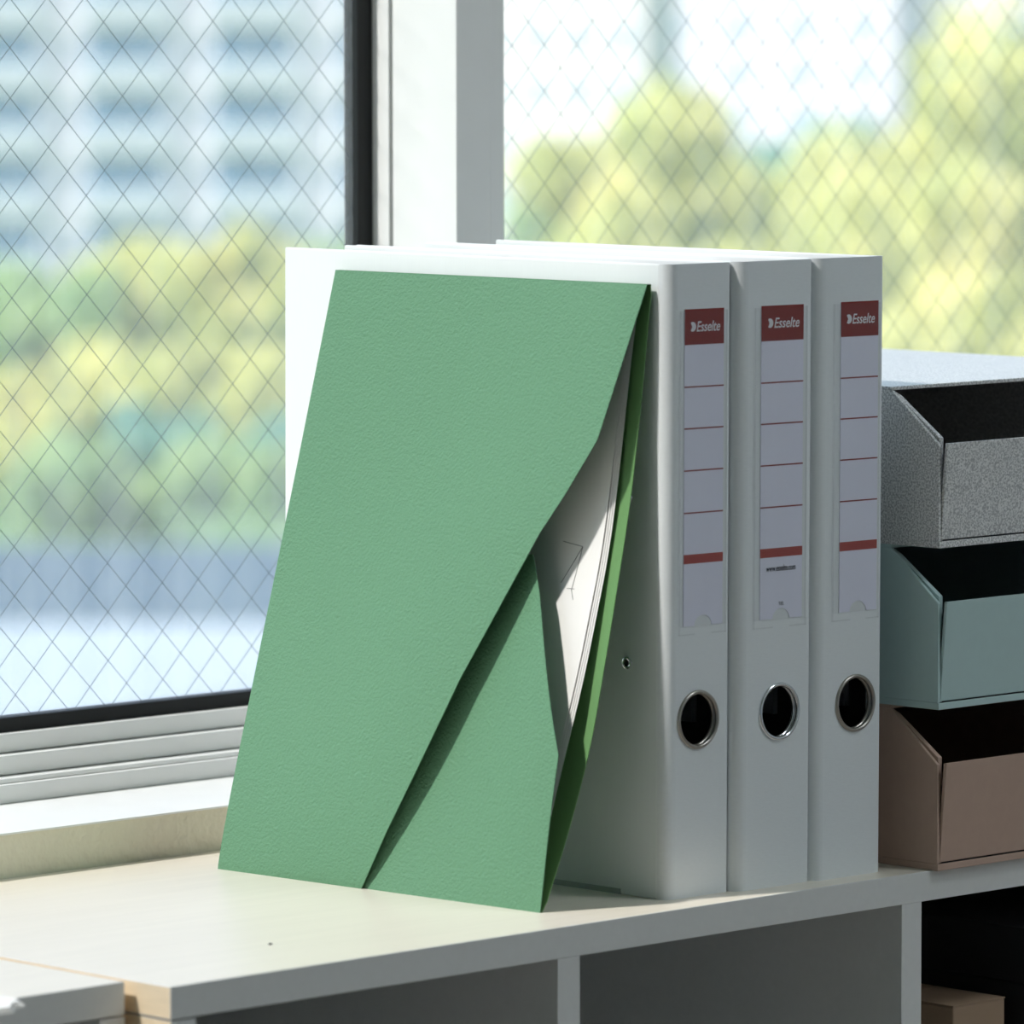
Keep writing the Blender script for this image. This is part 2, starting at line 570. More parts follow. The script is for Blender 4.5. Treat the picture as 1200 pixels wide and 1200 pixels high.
def post(name, x0, x1, label):
    root = empty(name, ((x0 + x1) / 2, 0.36, SILL_Z), label, 'window post', kind='structure')
    cx = (x0 + x1) / 2
    MB().box(x0 - cx, x1 - 0.0115 - cx, 0.335 - 0.36, 0.3872 - 0.36, 0, WIN_TOP - SILL_Z).build('post_body', M['frame'], root, 0.0008)
    MB().box(x1 - 0.0113 - cx, x1 - cx, 0.3356 - 0.36, 0.3872 - 0.36, 0, WIN_TOP - SILL_Z).build('post_cover_strip', M['frame'], root, 0.0008)
    MB().box(x0 + 0.0035 - cx, x1 - 0.0035 - cx, 0.3872 - 0.36, 0.3898 - 0.36, 0.0, WIN_TOP - SILL_Z).build('weather_seal', M['gasket'], root)


post('trim_3', POST_X0, POST_X1, 'white window post between the two panes behind the binders')
post('trim_4', -2.164, -2.128, 'white window post far along the shelf')
post('trim_5', 1.388, 1.425, 'white window post beyond the trays')

# ================================================================ shelving
TB = 0.0155
UNIT_Y0 = -0.0229


def cube_unit(name, x0, y0, cols, label, group=None, depth=0.3138):
    cw = 0.2325
    w = cols * cw + (cols + 1) * TB * 0.97
    y1 = min(y0 + depth, WALL_Y - 0.0003)
    d = y1 - y0
    root = empty(name, (x0, y0, FLOOR_Z), label, 'shelf', group)
    H = -FLOOR_Z
    td = TB * 0.97
    mats = [M['shelf_white'], M['birch'], M['birch_edge']]
    MB().box(0, w, 0, d, H - TB, H, 0, {'top': 1, 'left': 2, 'right': 2}).build('top_board', mats, root, 0.0005)
    MB().box(0, w, 0, d, 0, TB, 0, {'left': 2, 'right': 2}).build('bottom_board', mats, root)
    zi = [TB + 0.0008, H - TB - 0.0008]
    for a in (0.0, w - td):
        MB().box(a, a + td, 0, d, *zi, 0, {'left': 2 if a == 0 else 0, 'right': 0 if a == 0 else 2}).build('side_panel', mats, root)
    for c in range(1, cols):
        a = c * (cw + td)
        MB().box(a, a + td, 0, d - 0.006, TB, H - TB).build('divider', mats, root)
    rows = 3
    ph = (zi[1] - zi[0] - 2 * TB) / rows
    for r_ in range(1, rows):
        z = zi[0] + r_ * ph + (r_ - 1) * TB
        for c in range(cols):
            a = c * (cw + td) + td
            MB().box(a, a + cw, 0.001, d - 0.006, z, z + TB).build('shelf_board', mats, root)
    MB().box(td, w - td, d - 0.005, d, *zi).build('back_panel', mats, root)
    return root, w, FLOOR_Z + zi[0] + 2 * ph + 2 * TB


UX0 = -0.346
unit, UW, CUBE_Z = cube_unit('cube_shelf', UX0, UNIT_Y0, 3, 'cube shelf under the binders, birch top and white front edges')
cube_unit('cube_shelf', UX0 - 0.0035 - 0.7595, UNIT_Y0 + 0.0262, 3, 'cube shelf set slightly back, carrying the loose white paper', depth=0.2870)
cube_unit('cube_shelf', UX0 + UW + 0.002, UNIT_Y0, 3, 'cube shelf beyond the cube with the cartons')

# ================================================================ binders
def spine_board(w, h, rc, t, hole_x, hole_z, hole_r):
    """flat spine with a finger hole, plus the two rounded hinges"""
    mb = MB()
    n = 48
    r2 = 0.0026
    xa, xb = rc, w - r2
    # ring of points of the hole and matching points on the rectangle border
    for y, flip in ((0.0, False), (t, True)):
        inner = [(hole_x + hole_r * math.cos(2 * math.pi * k / n), hole_z + hole_r * math.sin(2 * math.pi * k / n)) for k in range(n)]
        zlo, zhi = hole_z - 0.03, hole_z + 0.03
        outer = []
        for k in range(n):
            a = 2 * math.pi * k / n
            c, s = math.cos(a), math.sin(a)
            hx = (xb - hole_x) if c > 0 else (hole_x - xa)
            q = min(hx / abs(c) if abs(c) > 1e-9 else 1e9, 0.03 / abs(s) if abs(s) > 1e-9 else 1e9)
            outer.append((hole_x + q * c, hole_z + q * s))
        vs_ = [(x, y, z) for x, z in inner] + [(x, y, z) for x, z in outer]
        mb.add(vs_, [(k, (k + 1) % n, n + (k + 1) % n, n + k) for k in range(n)])
        # corner triangles
        for cx_, cz_ in ((xa, zlo), (xb, zlo), (xa, zhi), (xb, zhi)):
            ks = sorted(range(n), key=lambda k: (outer[k][0] - cx_) ** 2 + (outer[k][1] - cz_) ** 2)
            p1 = min((k for k in range(n) if abs(outer[k][0] - cx_) < 1e-6), key=lambda k: abs(outer[k][1] - cz_))
            p2 = min((k for k in range(n) if abs(outer[k][1] - cz_) < 1e-6), key=lambda k: abs(outer[k][0] - cx_))
            mb.add([(cx_, y, cz_), (outer[p1][0], y, outer[p1][1]), (outer[p2][0], y, outer[p2][1])], [(0, 1, 2)])
        mb.add([(xa, y, 0), (xb, y, 0), (xb, y, zlo), (xa, y, zlo)], [(0, 1, 2, 3)])
        mb.add([(xa, y, zhi), (xb, y, zhi), (xb, y, h), (xa, y, h)], [(0, 1, 2, 3)])
    ring = [(hole_x + hole_r * math.cos(2 * math.pi * k / n), hole_z + hole_r * math.sin(2 * math.pi * k / n)) for k in range(n)]
    mb.add([(x, 0, z) for x, z in ring] + [(x, t, z) for x, z in ring],
           [(k, (k + 1) % n, n + (k + 1) % n, n + k) for k in range(n)], 0, True)
    mb.add([(xa, 0, 0), (xb, 0, 0), (xb, t, 0), (xa, t, 0)], [(0, 1, 2, 3)])
    mb.add([(xa, 0, h), (xb, 0, h), (xb, t, h), (xa, t, h)], [(0, 1, 2, 3)])
    m = 8
    for side in (0, 1):
        rq = rc if side == 0 else r2
        vs_, ri = [], max(rq - t, 0.0001)
        for k in range(m + 1):
            a = math.pi / 2 * k / m
            for rr in (rq, ri):
                x = rq - rr * math.sin(a)
                y = rq - rr * math.cos(a)
                x = x if side == 0 else w - x
                for z in (0, h):
                    vs_.append((x, y, z))
        fs = []
        for k in range(m):
            a, b_ = 4 * k, 4 * (k + 1)
            fs += [(a, b_, b_ + 1, a + 1), (a + 2, a + 3, b_ + 3, b_ + 2), (a, a + 2, b_ + 2, b_), (a + 1, b_ + 1, b_ + 3, a + 3)]
        mb.add(vs_, fs, 0, True)
    return mb


def binder(loc, w, lab_x0, lab_x1, hole_x, ring_mat, label, url=False, rz=0.0, ry=0.0, d=0.285, pocket=(0.005, 0.0025)):
    h, t, rc = 0.318, 0.0025, 0.0065
    root = empty('lever_arch_binder', loc, label, 'binder', 'white lever arch binders standing in a row', rz=rz, ry=ry)
    hz, hr = 0.0895, 0.0136
    sp = spine_board(w, h, rc, t, hole_x, hz, hr).build('spine', M['spine'], root)
    mb = MB()
    mb.torus((hole_x, -0.0002, hz), hr + 0.0002, 0.0011, 'y')
    mb.torus((hole_x, t + 0.0002, hz), hr + 0.0002, 0.0011, 'y')
    fr = mb.build('finger_ring', ring_mat, root)
    fr['label'] = 'round metal finger ring'
    cov = MB().box(0, t, rc, d, 0, h).build('front_cover', M['binder'], root, 0.0008)
    MB().box(w - t, w, 0.0026, d, 0, h).build('back_cover', M['binder'], root, 0.0008)
    for z in (0.2007, 0.1174):
        rv = MB()
        rv.torus((-0.0002, 0.0278, z), 0.0025, 0.0008, 'x', nu=24, nv=8)
        r_o = rv.build('rivet', M['chrome'], cov)
        MB().tube([(-0.0003, 0.0278, z), (0.0004, 0.0278, z)], 0.0018, 20).build('rivet_hole', M['gasket'], cov)
    MB().box(-0.0005, t + 0.0005, 0.032, d - 0.02, -0.00005, 0.0028).build('edge_protector', M['nickel'], cov)
    ln = MB().box(t + 0.0001, t + 0.0006, rc + 0.002, d - 0.01, 0.004, 0.312)
    ln.box(w - t - 0.0006, w - t - 0.0001, rc + 0.002, d - 0.01, 0.004, 0.312)
    ln.build('shade_lining', M['black_card'], root)  # black sheets added so the finger hole looks dark inside
    MB().box(t + 0.003, w - t - 0.006, 0.06, d - 0.03, 0.008, 0.300).build('paper_block', M['paper'], root)
    # the lever mechanism plate that sits behind the paper edge
    MB().box(w - t - 0.004, w - t, 0.02, 0.10, 0.085, 0.235).build('mechanism_plate', M['nickel'], root)
    # label card in its clear pocket
    zt, zb = 0.2954, 0.1368
    y = -0.00035
    mid = (lab_x0 + lab_x1) / 2
    card = MB()
    nn = 10
    rn = 0.0062
    poly = [(lab_x0, zt), (lab_x0, zb)]
    poly += [(mid + rn * math.cos(math.pi - math.pi * k / nn), zb + rn * math.sin(math.pi * k / nn) * 0.85) for k in range(nn + 1)]
    poly += [(lab_x1, zb), (lab_x1, zt)]
    # split in two halves so that the polygons stay well shaped
    card.prism([(lab_x0, 0.16), (lab_x1, 0.16), (lab_x1, zt), (lab_x0, zt)], 'y', y, -0.0001)
    for k in range(nn):
        a0, a1 = poly[2 + k], poly[3 + k]
        card.prism([(a0[0], 0.16), (a0[0], a0[1]), (a1[0], a1[1]), (a1[0], 0.16)], 'y', y, -0.0001)
    card.prism([(lab_x0, 0.16), (lab_x0, zb), (mid - rn, zb), (mid - rn, 0.16)], 'y', y, -0.0001)
    card.prism([(mid + rn, 0.16), (mid + rn, zb), (lab_x1, zb), (lab_x1, 0.16)], 'y', y, -0.0001)
    c = card.build('label_card', M['label'], root)
    MB().box(lab_x0, lab_x1, y - 0.0001, y, 0.2776, zt).build('header', M['label_red'], c)
    for z in (0.2566, 0.2358, 0.2148, 0.1936):
        MB().box(lab_x0, lab_x1, y - 0.00006, y, z - 0.00035, z + 0.00035).build('rule_line', M['label_red'], c)
    MB().box(lab_x0, lab_x1, y - 0.0001, y, 0.1682, 0.1728).build('red_bar', M['label_red_bar'], c)
    lw = lab_x1 - lab_x0
    yt = y - 0.00014
    text_mesh('brand_name', 'Esselte', 0.0072, M['print_white'], c, (lab_x0 + 0.30 * lw, yt, 0.2842), shear=0.25, width=0.60 * lw, bold=0.00008)
    # round emblem: disc with a wedge cut out on its left
    em = MB()
    ex, ez, R = lab_x0 + 0.20 * lw, 0.2866, 0.0024
    ang = [math.radians(a) for a in range(-125, 126, 10)]
    pts = [(ex - 0.0004, ez)] + [(ex + R * math.cos(a), ez + R * math.sin(a)) for a in ang]
    for k in range(1, len(pts) - 1):
        em.add([(pts[0][0], yt, pts[0][1]), (pts[k][0], yt, pts[k][1]), (pts[k + 1][0], yt, pts[k + 1][1])], [(0, 1, 2)])
    em.build('emblem', M['print_white'], c)
    if url:
        text_mesh('web_address', 'www.esselte.com', 0.0042, M['print_black'], c, (lab_x0 + 0.14 * lw, yt, 0.1612), width=0.70 * lw, bold=0.00006)
        text_mesh('small_print', 'TEL', 0.0026, M['print_black'], c, (mid - 0.002, yt, 0.1436), width=0.0042)
    pk = MB()
    px0, px1 = lab_x0 - pocket[0], lab_x1 + pocket[1]
    pz0, pz1 = 0.1325, 0.2945
    pk.box(px0, px1, -0.00075, -0.0006, pz0 + 0.0042, pz1)
    p_ = pk.build('label_pocket', M['clear_plastic'], root)
    sm = MB()
    for a, b_ in ((px0, px0 + 0.0005), (px1 - 0.0005, px1)):
        sm.box(a, b_, -0.0011, -0.0001, pz0, pz1)
    sm.box(px0, mid - rn, -0.0011, -0.0001, pz0, pz0 + 0.0005)
    sm.box(mid + rn, px1, -0.0011, -0.0001, pz0, pz0 + 0.0005)
    s_ = sm.build('pocket_seam', M['clear_plastic'], p_)
    return root


binder((0.0, 0.0005, 0), 0.0450, 0.0112, 0.0392, 0.0222, M['bronze'],
       'white binder right behind the leaning green folder, first of three', ry=math.radians(0.3), pocket=(0.0035, 0.0022))
binder((0.0456, -0.0045, 0), 0.0536, 0.0155, 0.0463, 0.0303, M['chrome'],
       'white binder in the middle, bright chrome ring, web address on label', url=True, ry=math.radians(0.3))
binder((0.0998, -0.0070, 0), 0.0500, 0.0172, 0.0452, 0.0300, M['bronze'],
       'white binder between the middle binder and the tray stack', ry=math.radians(0.3), pocket=(0.0055, 0.0012))

# ================================================================ green folder and its papers
BR = Vector((-0.0725, 0.0166, 0.0)); BL = Vector((-0.0864, 0.2403, 0.0))
TR = Vector((-0.0032, 0.0099, 0.3077)); TL = Vector((-0.0032, 0.2394, 0.3073))


def plane_pt(s, t, dx=0.0):
    return (1 - t) * ((1 - s) * BR + s * BL) + t * ((1 - s) * TR + s * TL) + Vector((dx, 0, 0))


def lerp_table(tab, v):
    if v <= tab[0][0]: return tab[0][1]
    for (a, fa), (b, fb) in zip(tab[:-1], tab[1:]):
        if v <= b:
            return fa + (fb - fa) * (v - a) / (b - a)
    return tab[-1][1]


FT = 0.0004
folder = empty('document_folder', (-0.0795, 0.128, 0), 'green embossed card folder leaning on the first white binder', 'folder')


def fsheet(fn, nu, nv, th, name, m):
    o0 = Vector(folder.location)
    return MB().sheet(lambda a, b: fn(a, b) - o0, nu, nv, th).build(name, m, folder)


# edge of the slanting cut in the front flap: (t, s) pairs from the bottom up
CUT_FLAT = [(0.0, 0.540), (0.10, 0.494), (0.2352, 0.4204), (0.3579, 0.3545), (0.4751, 0.276), (0.5973, 0.1941), (0.6614, 0.138), (0.752, 0.0685), (1.0, 0.0)]
LIFT = 0.0105


def flap_lift(t):
    return LIFT * max(0.0, math.sin(math.pi * min(1, max(0, t) ** 0.85))) ** 0.8


def cut_edge(t):
    return lerp_table(CUT_FLAT, t) - 4.27 * flap_lift(t)


def flap_bulge(s, t):
    return -0.0010 - flap_lift(t) * math.exp(-((s - cut_edge(t)) / 0.45) ** 2)


def flap(a, b):
    s0 = cut_edge(b)
    s = s0 + (1 - s0) * a
    return plane_pt(s, b, flap_bulge(s, b))


fsheet(flap, 24, 160, FT, 'front_flap', M['folder'])
# pocket panel below the flap: its edge is cut back towards the top
POCK = [(0.0, 0.0), (0.2521, -0.002), (0.5018, 0.1540), (0.56, 0.20)]


def pocket_fn(a, b):
    t = 0.56 * b
    s0 = lerp_table(POCK, t)
    s = s0 + (0.985 - s0) * a
    k = math.sin(math.pi * min(1, t / 0.7))
    dx = -0.0075 * k * math.exp(-(s / 0.20) ** 2) + 0.0004
    if s > cut_edge(t) - 0.06:
        dx = max(dx, flap_bulge(s, t) + 0.0016)
    return plane_pt(s, t, dx)


fsheet(pocket_fn, 40, 80, FT, 'front_pocket', M['folder'])
BACKB = [(0.0, 0.0006), (0.10, 0.0080), (0.26, 0.0145), (0.46, 0.0140), (0.65, 0.0125), (0.82, 0.0075), (1.0, 0.0006)]


def smooth_tab(tab, v):
    w = 0.05
    return sum(lerp_table(tab, min(1, max(0, v + k * w / 3))) for k in range(-3, 4)) / 7


def back_fn(a, b):
    e = math.exp(-(a / 0.5) ** 2)
    return plane_pt(a, b, 0.0016 + (smooth_tab(BACKB, b) if 0 < b < 1 else 0.0) * (0.25 + 0.75 * e))


fsheet(back_fn, 24, 60, FT, 'back_panel', M['folder_in'])
# spine folds that join front and back
def fold(a, b):
    return plane_pt(1.0, b, -0.0008 + 0.0022 * a)
top_fold = MB()
o0 = Vector(folder.location)
pa = [plane_pt(s / 20, 1.0, -0.0010) - o0 for s in range(21)]
pb = [plane_pt(s / 20, 1.0, 0.0020) - o0 for s in range(21)]
top_fold.add([p + Vector((0, 0, z)) for z in (0, 0.0004) for p in pa + pb],
             [(i, i + 1, 22 + i, 21 + i) for i in range(20)] + [(42 + i, 42 + i + 1, 42 + 22 + i, 42 + 21 + i) for i in range(20)] +
             [(i, i + 1, 43 + i, 42 + i) for i in range(20)] + [(21 + i, 22 + i, 64 + i, 63 + i) for i in range(20)])
top_fold.build('top_fold', M['folder'], folder)

PAPB = [(0.0, 0.0018), (0.12, 0.0022), (0.229, 0.0050), (0.3657, 0.0095), (0.57, 0.0118), (0.70, 0.0090), (0.8136, 0.0055), (0.94, 0.0020)]


def paper_sheet(k, s_in, t0, extra, label):
    root_loc = plane_pt(0.5, t0, 0.003)
    def fn(a, b):
        t = t0 + (0.945 - t0) * b
        s = s_in + (0.955 - s_in) * a
        e = math.exp(-(a / 0.55) ** 2)
        return plane_pt(s, t, 0.0018 + (smooth_tab(PAPB, t) - 0.0018) * (0.2 + 0.8 * e) + extra) - root_loc
    o = MB().sheet(fn, 20, 60, 0.00015).build('paper_sheet', M['paper'])
    o.location = root_loc
    tag(o, label, 'paper', 'sheets of paper inside the green folder')
    return o, fn, root_loc


front_paper, fpf, fpl = paper_sheet(0, 0.048, 0.012, -0.0004, 'white sheet with a pencil sketch inside the green folder')
for k in range(1, 4):
    paper_sheet(k, 0.048 - 0.005 * k, 0.012, 0.0004 * k, 'plain white sheet behind the sketched sheet in the green folder')


def sketch_line(name, pts):
    # pts in (s,t) of the folder plane, drawn just in front of the sheet
    out = []
    for (s0, t0), (s1, t1) in zip(pts[:-1], pts[1:]):
        for q in range(7):
            s = s0 + (s1 - s0) * q / 6; t = t0 + (t1 - t0) * q / 6
            a = (s - 0.048) / (0.955 - 0.048); b = (t - 0.012) / (0.945 - 0.012)
            out.append(fpf(a, b) + Vector((-0.0001, 0, 0)))
    mb = MB()
    mb.tube(out, 0.00016, 4)
    mb.build(name, M['pencil'], front_paper)


sketch_line('pencil_line', [(0.165, 0.5810), (0.105, 0.575), (0.115, 0.505), (0.105, 0.49)])
sketch_line('pencil_line', [(0.105, 0.575), (0.150, 0.515)])
sketch_line('pencil_line', [(0.130, 0.507), (0.108, 0.507)])

# ================================================================ document trays
def tray(z, H, material, label, W=0.238, D=0.305, tilt=0.0045):
    root = empty('document_tray', (0.1718, -0.0272, z), label, 'document tray', 'drop-front document trays in a stack')
    t = 0.0020
    fh = H - 0.0285
    cut = 0.0335
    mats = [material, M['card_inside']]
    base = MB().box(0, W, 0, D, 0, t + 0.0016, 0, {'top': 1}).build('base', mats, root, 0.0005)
    poly = [(0.0006, t + 0.0016), (D, t + 0.0016), (D, H - t), (cut, H - t), (0.0006, fh)]
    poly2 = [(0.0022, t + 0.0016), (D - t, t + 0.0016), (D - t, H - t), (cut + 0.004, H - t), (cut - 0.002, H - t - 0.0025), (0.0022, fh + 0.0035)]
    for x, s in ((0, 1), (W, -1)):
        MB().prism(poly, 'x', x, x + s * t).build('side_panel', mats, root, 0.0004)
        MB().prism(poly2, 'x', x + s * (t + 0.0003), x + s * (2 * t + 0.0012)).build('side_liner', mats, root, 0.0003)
    MB().box(t, W - t, D - t, D, t + 0.0016, H - t).build('back_panel', mats, root)
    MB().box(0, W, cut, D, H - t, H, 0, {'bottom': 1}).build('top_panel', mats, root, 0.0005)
    fp = MB()
    fp.v = []
    x0, x1 = 0.0022, W - 0.0022
    zb, zt_ = t + 0.0023, fh + 0.001
    p = [(0.0008, zb), (0.0008 + t, zb), (0.0008 + t - tilt, zt_), (0.0008 - tilt, zt_)]
    fp.prism(p, 'x', x0, x1)
    f_ = fp.build('front_panel', mats, root, 0.0004)
    return root


tray(0.0, 0.0837, M['brown_card'], 'brown card document tray at the bottom of the stack')
tray(0.0837, 0.0836, M['teal_card'], 'grey-teal card document tray in the middle of the stack')
tray(0.1673, 0.0818, M['speckle'], 'speckled grey card document tray on top of the stack')

# ================================================================ things in the cube below the trays
c = empty('carton', (0.2405, 0.005, CUBE_Z), 'small brown carton standing in the cube below the trays', 'box')
cz = -0.0805 - CUBE_Z
MB().box(-0.0205, 0.0205, 0, 0.11, 0, cz).build('carton_body', M['carton'], c, 0.001)
MB().box(-0.0207, 0.0207, -0.0002, 0.05, cz, cz + 0.0006).build('top_flap', M['carton'], c)
MB().box(-0.0207, 0.0207, 0.0515, 0.1102, cz, cz + 0.0006).build('top_flap', M['carton'], c)
kb = empty('storage_box', (0.333, 0.0, CUBE_Z), 'black storage box standing behind the small brown carton', 'box')
kz = -0.0445 - CUBE_Z
MB().box(-0.057, 0.057, 0.002, 0.258, 0, kz - 0.03).build('box_body', M['black_card'], kb, 0.001)
MB().box(-0.058, 0.058, 0.0, 0.26, kz - 0.0298, kz).build('box_lid', M['black_card'], kb, 0.001)

# ---------------------------------------------------------------- loose things on the shelves
ps = empty('paper_stack', (-0.46, 0.03, 0.0), 'few white paper sheets lying on the set-back cube shelf', 'paper')
for k in range(3):
    e = 0.0012 * k
    edge = [(-0.4256 - e, 0.0025), (-0.4239 - e, -0.0088), (-0.4290 - e, -0.0198 + e), (-0.4368, -0.0217 + e), (-0.4443, -0.0301 + e), (-0.4515, -0.0294 + e)]
    pts = [(-0.4280 - e, 0.17)] + edge + [(-0.54, -0.0284 + e), (-0.54, 0.17)]
    q = MB()
    lo, hi = 0.0003 + 0.001 * k, 0.0010 + 0.001 * k
    q.prism([(x + 0.46, y - 0.03) for x, y in pts], 'z', lo, hi)
    q.build('sheet', M['paper'], ps)
sp = MB()
sp.tube([(0, 0, 0), (0, 0, 0.0003), (0, 0, 0.0007)], [0.0009, 0.0011, 0.0006], 12)
so = sp.build('pin_head', M['gasket'])
so.location = (-0.2325, 0.0362, 0)
tag(so, 'tiny black pin head on the bare birch shelf top', 'pin')

# ---------------------------------------------------------------- unseen fill panels, added to brighten the binder spines
for i, (x, y, lab) in enumerate(((1.7, -3.0, 'unseen fill panel added under the ceiling, deeper in the room'), (0.9, -1.5, 'unseen fill panel added under the ceiling, near the trays'))):
    L = empty('fill_panel', (x, y, CEIL_Z), lab, 'fill_light', 'square fill panels added out of view')
    fm = MB()
    fm.box(-0.32, 0.32, -0.32, -0.30, -0.03, 0); fm.box(-0.32, 0.32, 0.30, 0.32, -0.03, 0)
    fm.box(-0.32, -0.30, -0.30, 0.30, -0.03, 0); fm.box(0.30, 0.32, -0.30, 0.30, -0.03, 0)
    fm.build('fill_frame', M['diffuser_frame'], L)
    MB().box(-0.30, 0.30, -0.30, 0.30, -0.025, -0.015).build('diffuser', M['fill_light'], L)

# ================================================================ outdoors
GROUND = CAM.z - 14.0


def ground_pt(px, depth):
    q = pixel_point(px, 600, depth)
    return Vector((q.x, q.y, GROUND))


g = MB().box(-300, 900, 12, 900, GROUND - 0.5, GROUND).build('ground', M['grass'])
tag(g, 'green lawn of the park far below the window', 'lawn', kind='structure')
a, b = ground_pt(-700, 60), ground_pt(1500, 60)
c2, d2 = ground_pt(1500, 132), ground_pt(-700, 132)
pv = MB().add([(q.x, q.y, GROUND + z) for z in (0.02, 0.06) for q in (a, b, c2, d2)],
              [(0, 1, 2, 3), (4, 5, 6, 7), (0, 1, 5, 4), (1, 2, 6, 5), (2, 3, 7, 6), (3, 0, 4, 7)]).build('pavement', M['pavement'])
tag(pv, 'pale concrete forecourt in front of the park trees', 'pavement', kind='structure')


ra, rb, rc_, rd = ground_pt(-700, 132.5), ground_pt(1500, 132.5), ground_pt(1500, 151), ground_pt(-700, 151)  # ground strip put in to give the dark band of tree shade
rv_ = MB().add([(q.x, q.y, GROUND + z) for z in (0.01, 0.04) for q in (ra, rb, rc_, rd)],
               [(0, 1, 2, 3), (4, 5, 6, 7), (0, 1, 5, 4), (1, 2, 6, 5), (2, 3, 7, 6), (3, 0, 4, 7)]).build('shade_strip', M['shaded_asphalt'])
tag(rv_, 'dark blue-grey strip put in as tree shade between the forecourt and the park', 'shade_strip', kind='structure')


def tree(px, py_top, depth, height, rad, mkey, label, cat='tree', seed=0, n_blob=26, per=150, leaf=0.30, name='leafy_tree'):
    """crown of leaf clumps on a trunk; its top meets the photo row, its foot stands on the ground"""
    rng = random.Random(seed)
    top = pixel_point(px, py_top, depth)
    base = Vector((top.x, top.y, GROUND))
    hh = top.z - GROUND
    root = empty(name, base, label, cat, 'park trees outside the window')
    ch = min(height, hh * 0.9)
    cz_ = hh - ch / 2
    mb = MB()
    for _ in range(n_blob):
        th = rng.uniform(0, 2 * math.pi)
        u_ = rng.uniform(-1, 1)
        rr = rng.uniform(0.45, 0.95)
        cxy = math.sqrt(1 - u_ * u_) * rr
        bc = Vector((cxy * math.cos(th) * rad, cxy * math.sin(th) * rad, cz_ + u_ * rr * ch / 2 * 0.92))
        br = rad * rng.uniform(0.25, 0.42)
        for _k in range(per):
            dvec = Vector((rng.gauss(0, 1), rng.gauss(0, 1), rng.gauss(0, 1))).normalized()
            p0 = bc + dvec * br * rng.uniform(0.7, 1.0)
            nrm = (dvec + Vector((rng.gauss(0, .5), rng.gauss(0, .5), rng.gauss(0, .5)))).normalized()
            ta = nrm.orthogonal().normalized()
            tb = nrm.cross(ta)
            rot = rng.uniform(0, 6.28)
            e1 = (math.cos(rot) * ta + math.sin(rot) * tb) * leaf
            e2 = (-math.sin(rot) * ta + math.cos(rot) * tb) * leaf * 0.6
            mb.add([p0 - e1, p0 + e2, p0 + e1, p0 - e2], [(0, 1, 2, 3)])
    zt = max(q[2] for q in mb.v)
    mb.v = [(q[0], q[1], q[2] + hh - zt) for q in mb.v]
    me = bpy.data.meshes.new('crown')
    me.from_pydata(mb.v, [], mb.f)
    me.materials.append(M[mkey])
    cr = bpy.data.objects.new('crown', me)
    COL.objects.link(cr)
    cr.parent = root
    cr['kind'] = 'stuff'
    tk = MB()
    tk.tube([(0, 0, 0), (0.05, 0.02, hh * 0.4), (0, 0.05, cz_)], [0.035 * hh * 0.5, 0.025 * hh * 0.5, 0.012 * hh * 0.5], 10)
    for k in range(4):
        an = k * 1.6 + seed
        tk.tube([(0, 0.03, cz_ - ch * 0.35), (rad * 0.5 * math.cos(an), rad * 0.5 * math.sin(an), cz_ + ch * 0.1)], [0.012 * hh * 0.5, 0.005 * hh * 0.5], 6)
    tk.build('trunk', M['bark'], root)
    return root


TREES = [
    # px, top row, depth, crown height, crown radius, leaves, label
    (1065, -15, 90, 9.5, 3.7, 'leaf_yellow', 'tall yellow-green park tree behind the tray stack'),
    (850, 75, 78, 8.0, 2.5, 'leaf_yellow', 'rounded yellow-green park tree behind the binder tops'),
    (745, 150, 86, 7.0, 1.9, 'leaf_yellow', 'lower yellow-green park tree between the green one and the rounded one'),
    (630, 165, 110, 7.0, 1.7, 'leaf_green', 'mid-green park tree just past the window post'),
    (1225, 20, 104, 9.0, 2.9, 'leaf_deep', 'deep green park tree beyond the tall yellow-green one'),
    (960, 130, 114, 8.0, 3.0, 'leaf_deep', 'deep green park tree in the gap between the two yellow-green ones'),
    (1190, 170, 69, 6.0, 2.6, 'leaf_yellow', 'low yellow-green park tree in front of the tall one'),
    # left pane: far row under the tower block
    (30, 300, 215, 5.5, 3.6, 'leaf_green', 'mid-green tree in the row below the tower block'),
    (160, 272, 222, 5.5, 3.4, 'leaf_yellow', 'yellow-green tree in the row below the tower block'),
    (285, 255, 210, 6.0, 3.4, 'leaf_yellow', 'tallest yellow-green tree in the row below the tower block'),
    (390, 275, 225, 5.5, 3.2, 'leaf_green', 'mid-green tree in the row beside the window post'),
    # left pane: middle row
    (140, 385, 191, 3.2, 2.6, 'leaf_yellow', 'small yellow tree in front of the far row'),
    (265, 392, 180, 3.2, 2.8, 'leaf_yellow', 'small yellow tree beside the dark hedge shade'),
    (15, 420, 162, 5.0, 2.4, 'leaf_yellow', 'yellow-green tree by the forecourt edge'),
    (90, 500, 154, 4.0, 1.9, 'leaf_green', 'small mid-green tree by the forecourt edge'),
    (190, 470, 166, 4.0, 2.4, 'leaf_deep', 'dark green tree shading the lawn'),
    (275, 500, 162, 4.0, 2.2, 'leaf_green', 'bushy mid-green tree at the end of the dark shade'),
    (350, 480, 176, 4.0, 2.2, 'leaf_deep', 'dark green tree close to the binders'),
]
for i, (px, py, dep, ch, rad, mk, lab) in enumerate(TREES):
    tree(px, py, dep, ch, rad, mk, lab, seed=i + 3, leaf=0.32 if dep < 120 else 0.42)


